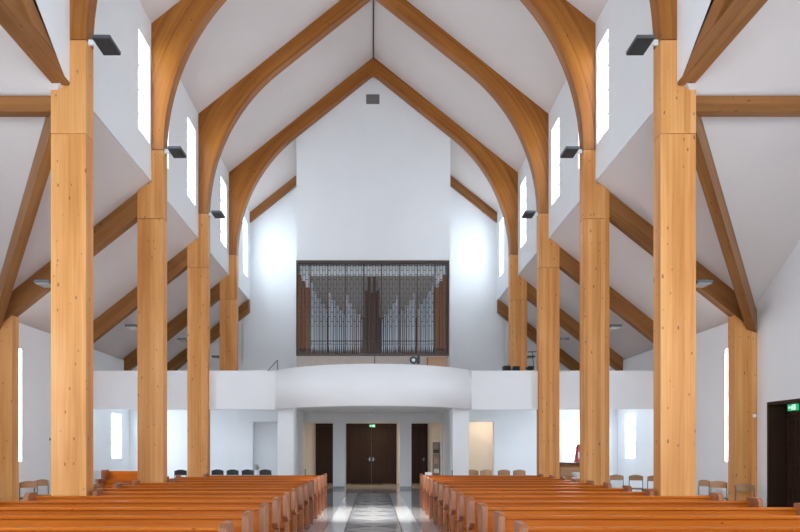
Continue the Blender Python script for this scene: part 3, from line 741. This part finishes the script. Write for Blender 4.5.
# ------------------------------------------------------------------ pews
ORD = ['first', 'second', 'third', 'fourth', 'fifth', 'sixth', 'seventh', 'eighth', 'ninth', 'tenth', 'eleventh', 'twelfth', 'thirteenth']
def end_panel():
    """side profile in (y,z): y=0 is the back of the pew, negative toward the camera"""
    return [(-.02, 0), (-.02, .50), (.02, .52), (.02, .86), (-.20, .86), (-.25, .83), (-.27, .55), (-.22, .50), (-.10, .46), (-.095, 0)]
def make_pew(k, s):
    y = 17.4-.97*k; sd = 'left' if s < 0 else 'right'
    xi = 1.2; xo = 4.82
    if k in (7, 3): xo = 4.27
    if k < 7 and k != 3: xo = 4.30 if s > 0 else 4.70
    if k == 0: xo = 4.28
    if k == 3 and s < 0: xo = 4.27
    row = 12-k
    lab = 'orange-brown wooden pew %s of the aisle, %s row from the camera' % (sd, ORD[row])
    t = thing('church_pew', lab, 'pew', (s*xi, y, 0), 0, 'pews %s of the aisle' % sd)
    Lp = xo-xi; g = 0
    def bx(x0, x1, *r): 
        a, c = sorted((s*x0, s*x1)); return (a, c, *r)
    MB().prism([(-.045, .40), (-.005, .40), (.0, .78), (-.03, .78)], *sorted((s*.055, s*(Lp-.055))), 'x', grain=0).build('backrest', PEWW, t)
    MB().box(*bx(.055, Lp-.055, -.06, .035, .78, .81), grain=0).build('top_rail', PEWW, t, bevel=.006)
    MB().prism([(-.42, .40), (-.045, .37), (-.045, .40), (-.42, .435)], *sorted((s*.055, s*(Lp-.055))), 'x', grain=0).build('seat', PEWW, t, bevel=.004)
    MB().box(*bx(.055, Lp-.055, .035, .20, .62, .64), grain=0).build('book_ledge', PEWW, t)
    MB().box(*bx(.055, Lp-.055, -.10, -.07, .12, .33), grain=0).build('stretcher', PEWW, t)
    for a in (-.013, Lp-.055):
        MB().prism(end_panel(), *sorted((s*a, s*(a+.068))), 'x', grain=2).build('end_panel', PEWEND, t, bevel=.006)
        b0 = .45 if a < .1 else a-.45
        MB().prism([(-.05, 0), (-.05, .39), (-.38, .41), (-.36, .34), (-.14, .30), (-.12, 0)], *sorted((s*b0, s*(b0+.045))), 'x').build('seat_support', PEWEND, t)
    return t
for k in range(13):
    for s in (-1, 1): make_pew(k, s)

# benches in the left aisle
def bench(x, y, ln, hb, lab, rz=0):
    t = thing('wooden_bench', lab, 'bench', (x, y, 0), rz, 'benches in the left aisle')
    MB().box(-ln/2, ln/2, -.03, 0, .40, hb, grain=0).build('backrest', PEWW, t, bevel=.004)
    MB().box(-ln/2, ln/2, -.42, -.03, .40, .44, grain=0).build('seat', PEWW, t, bevel=.004)
    for a in (-ln/2, ln/2-.05): MB().box(a-.05 if a > 0 else a-.0, a+.0 if a > 0 else a+.05, -.44, .02, 0, hb+.04).build('end_panel', PEWEND, t, bevel=.004)
bench(gx(128, 19.6), 19.6, 1.2, gz(471, 19.6), 'tall backed wooden bench below the left aisle window')
bench(gx(126, 16.8), 16.8, 1.15, gz(480, 16.8), 'low wooden bench in front of the tall one in the left aisle')
bench(gx(116, 15.4), 15.4, .7, gz(485, 15.4), 'short wooden bench nearest the pews in the left aisle')

# ------------------------------------------------------------------ chairs
def make_chair(black=False):
    t = thing('stacking_chair', 'x', 'chair')
    fm = BLACK if black else LAMPM; wm = BLACK if black else CHAIRW
    m = MB()
    n = 9
    def bent(n=9, z0=.67, z1=.80):
        for i in range(n-1):
            a0 = -1+2*i/(n-1); a1 = -1+2*(i+1)/(n-1)
            def P(a, top, off): 
                zt = z1+.035*(1-a*a) if top else z0
                return (.19*a, .19-.03*(1-a*a)+off, zt)
            lo = [P(a0, 0, -.008), P(a1, 0, -.008), P(a1, 0, .008), P(a0, 0, .008)]; hi = [P(a0, 1, -.008), P(a1, 1, -.008), P(a1, 1, .008), P(a0, 1, .008)]
            m.hexa(lo, hi, grain=0)
    bent(); m.build('backrest', wm, t)
    MB().prism([(-.2, -.2), (.2, -.2), (.19, .17), (-.19, .17)], .44, .462, 'z', grain=1).build('seat', wm, t, bevel=.006)
    for s in (-1, 1):
        MB().tube((s*.2, .2, 0), (s*.2, .19, .44), .011).tube((s*.2, .19, .44), (s*.197, .2, .80), .011).build('leg', fm, t)
        MB().tube((s*.2, -.2, 0), (s*.2, -.18, .44), .011).build('leg', fm, t)
    MB().tube((-.2, -.18, .43), (.2, -.18, .43), .01).tube((-.2, .19, .43), (.2, .19, .43), .01).tube((-.2, -.18, .43), (-.2, .19, .43), .01).tube((.2, -.18, .43), (.2, .19, .43), .01).build('seat_frame', fm, t)
    return t
ch = make_chair(); chb = make_chair(True); used = {id(ch): False, 'w': False, 'b': False}
def put(kind, x, y, rz, lab, grp, z=0):
    src = ch if kind == 'w' else chb
    o = src if not used[kind] else copy_tree(src); used[kind] = True
    o.location = (x, y, z); o.scale = (.88, .88, 1.04 if 'gallery' in grp else .93); o.rotation_euler = (0, 0, rz); o['label'] = lab; o['group'] = grp
    return o
R_ = math.radians
put('w', gx(27.5, 14.9), 14.9, R_(20), 'wooden backed chair just inside the nearest left column', 'wooden chairs in the aisles')
put('w', gx(46, 15.8), 15.8, R_(60), 'wooden chair turned sideways beside the nearest left column', 'wooden chairs in the aisles')
put('w', gx(-1, 13.9), 13.7, R_(60), 'dark chair cut by the left edge of the photo', 'wooden chairs in the aisles')
put('w', gx(719, 14.9), 14.9, R_(-20), 'wooden chair just left of the right outer column', 'wooden chairs in the aisles')
put('w', gx(699, 15.6), 15.6, R_(-70), 'wooden chair seen side on beside the nearest right column', 'wooden chairs in the aisles')
put('w', gx(748, 13.65), 13.65, R_(-10), 'wooden chair standing in front of the right outer column', 'wooden chairs in the aisles')
put('w', gx(616, 18.8), 18.8, R_(-25), 'wooden chair beside the second right column', 'wooden chairs in the aisles')
put('w', gx(635.5, 18.6), 18.6, R_(-25), 'wooden chair below the right aisle window', 'wooden chairs in the aisles')
put('w', gx(653, 18.1), 18.1, R_(-35), 'wooden chair behind the nearest right column', 'wooden chairs in the aisles')
for i, u in enumerate((216.5, 231.5, 246.5, 264.3)):
    put('b', gx(u, 20.6), 20.6, R_(3-2*i), 'black chair under the gallery, %s from the left column' % ORD[i], 'black chairs under the gallery')
put('b', gx(181, 20.4), 20.4, R_(20), 'black chair between the second and third left columns', 'black chairs under the gallery')
for i, u in enumerate((472, 488.5, 505, 520)):
    put('w', gx(u, 20.4), 20.4, R_((-10, 15, 0, -5)[i]), 'wooden chair under the gallery, %s from the right white pillar' % ORD[i], 'wooden chairs under the gallery')

# ------------------------------------------------------------------ small things
# flower arrangement on stand left (pale)
y = 21.6; x = gx(257, y)
t = thing('flower_vase', 'vase with dried beige flowers beside the black chairs', 'vase', (x, y, 0))
MB().tube((0, 0, 0), (0, 0, .02), .16, .16, 14).tube((0, 0, .02), (0, 0, .6), .02).tube((0, 0, .6), (0, 0, .62), .13, .13, 14).build('stand', STEEL, t)
MB().tube((0, 0, .62), (0, 0, .70), .05, .07, 12).tube((0, 0, .70), (0, 0, .82), .07, .04, 12).build('vase_body', WHITEP, t)
m = MB()
for k in range(26):
    a = random.random()*2*PI; r = random.random()*.09; z = .86+random.random()*.12
    m.tube((0, 0, .80), (r*math.cos(a), r*math.sin(a), z), .004, .004, 5).tube((r*math.cos(a), r*math.sin(a), z), (r*1.1*math.cos(a), r*1.1*math.sin(a), z+.035), .018, .006, 6)
m.build('blossoms', BEIGE, t)
# slender dark rods behind the last pews
for s, u in ((-1, 305.2), (1, 452.2)):
    y = 17.75; x = gx(u, y); zt = gz(469 if s < 0 else 470, y)
    t = thing('candle_rod', 'slender dark rod standing behind the last %s pew' % ('left' if s < 0 else 'right'), 'rod', (x, y, 0))
    MB().tube((0, 0, .02), (0, 0, zt), .011).build('rod', ORGD, t); MB().tube((0, 0, 0), (0, 0, .02), .08, .08, 14).build('base', ORGD, t)
# white box on the last right pew
y = 17.38; o = MB().box(gx(425, y), gx(431.8, y), y-.04, y+.04, .812, gz(472.3, y)).build('paper_box', WHITEP, bevel=.004); tag(o, 'small white paper box on top of the last right pew', 'box')
# cabinet, bowl and red banner behind the second right column
y = 19.4
t = thing('side_cabinet', 'low wooden cabinet with dark top beside the second right column', 'cabinet', (gx(571, y), y, 0))
zt = gz(462.5, y)
MB().box(-.36, .36, 0, .4, 0, zt-.06, grain=0).build('cabinet_body', RAFTW, t, bevel=.005)
MB().box(-.39, .39, -.03, .42, zt-.06, zt-.0, grain=0).build('cabinet_top', ORGD, t, bevel=.005)
dr_ = MB().box(-.30, .30, -.015, 0, zt-.38, zt-.14, grain=0).build('drawer_front', CHAIRW, t)
MB().tube((0, -.015, zt-.26), (0, -.045, zt-.26), .014, .018).build('knob', STEEL, dr_)
y = 18.7
t = thing('stool', 'small stool carrying a white bowl in front of the cabinet', 'stool', (gx(578, y), y, 0)); zt = gz(477.5, y)
MB().tube((0, 0, zt-.03), (0, 0, zt), .17, .17, 16).build('seat', WHITEP, t)
for k in range(4): MB().tube((.1*math.cos(k*PI/2+.7), .1*math.sin(k*PI/2+.7), zt-.03), (.15*math.cos(k*PI/2+.7), .15*math.sin(k*PI/2+.7), 0), .014).build('leg', CHAIRW, t)
m = MB(); pr = [(.05, 0), (.10, .03), (.135, .08), (.15, .14)]
for (r0, z0), (r1, z1) in zip(pr, pr[1:]): m.tube((0, 0, z0), (0, 0, z1), r0, r1, 18, cap=False)
m.tube((0, 0, 0), (0, 0, .004), .05, .05, 18).tube((0, 0, .115), (0, 0, .118), .138, .138, 18)
o = m.build('white_bowl', WHITEP, loc=(gx(577.3, y), y, zt)); tag(o, 'white bowl on the small stool by the second right column', 'bowl')
y = 20.2
t = thing('red_banner', 'red cloth banner with white marks hanging behind the second right column', 'banner', (gx(579, y), y, gz(462, y)))
zb, zt = gz(467, y)-gz(462, y), gz(444.5, y)-gz(462, y)
m = MB(); n = 10
for i in range(n):
    a0 = i/n; a1 = (i+1)/n
    def P(a, top): 
        hw = .07 if top else .17
        return (-hw+2*hw*a, .02*math.sin(a*4*PI), zt if top else zb)
    p, q, r, s_ = P(a0, 0), P(a1, 0), P(a1, 1), P(a0, 1)
    bk = lambda v: (v[0], v[1]+.012, v[2])
    m.hexa([p, q, bk(q), bk(p)], [s_, r, bk(r), bk(s_)])
m.build('cloth', RED, t)
MB().box(-.03, .0, -.035, -.02, .1, .3).box(.02, .05, -.035, -.02, -.02, .16).build('white_marks', WHITEP, t)
MB().tube((0, .03, -gz(462, y)), (0, .03, zt+.02), .01).build('pole', ORGD, t)
# thermostat
o = MB().tube((XW-.06, FR[1]-.02, gz(415.7, 14.08)), (XW-.06, FR[1], gz(415.7, 14.08)), .035, .04, 14).build('wall_sensor', WHITEP); tag(o, 'small round white sensor on the right outer column', 'sensor')
o = MB().box(-XO-.03, -XO, FR[0]+.02, FR[0]+.08, gz(440.5, 10.3), gz(438, 10.3)).build('column_hook', BLACK, bevel=.002); tag(o, 'tiny black hook on the edge of the nearest left column', 'hook')
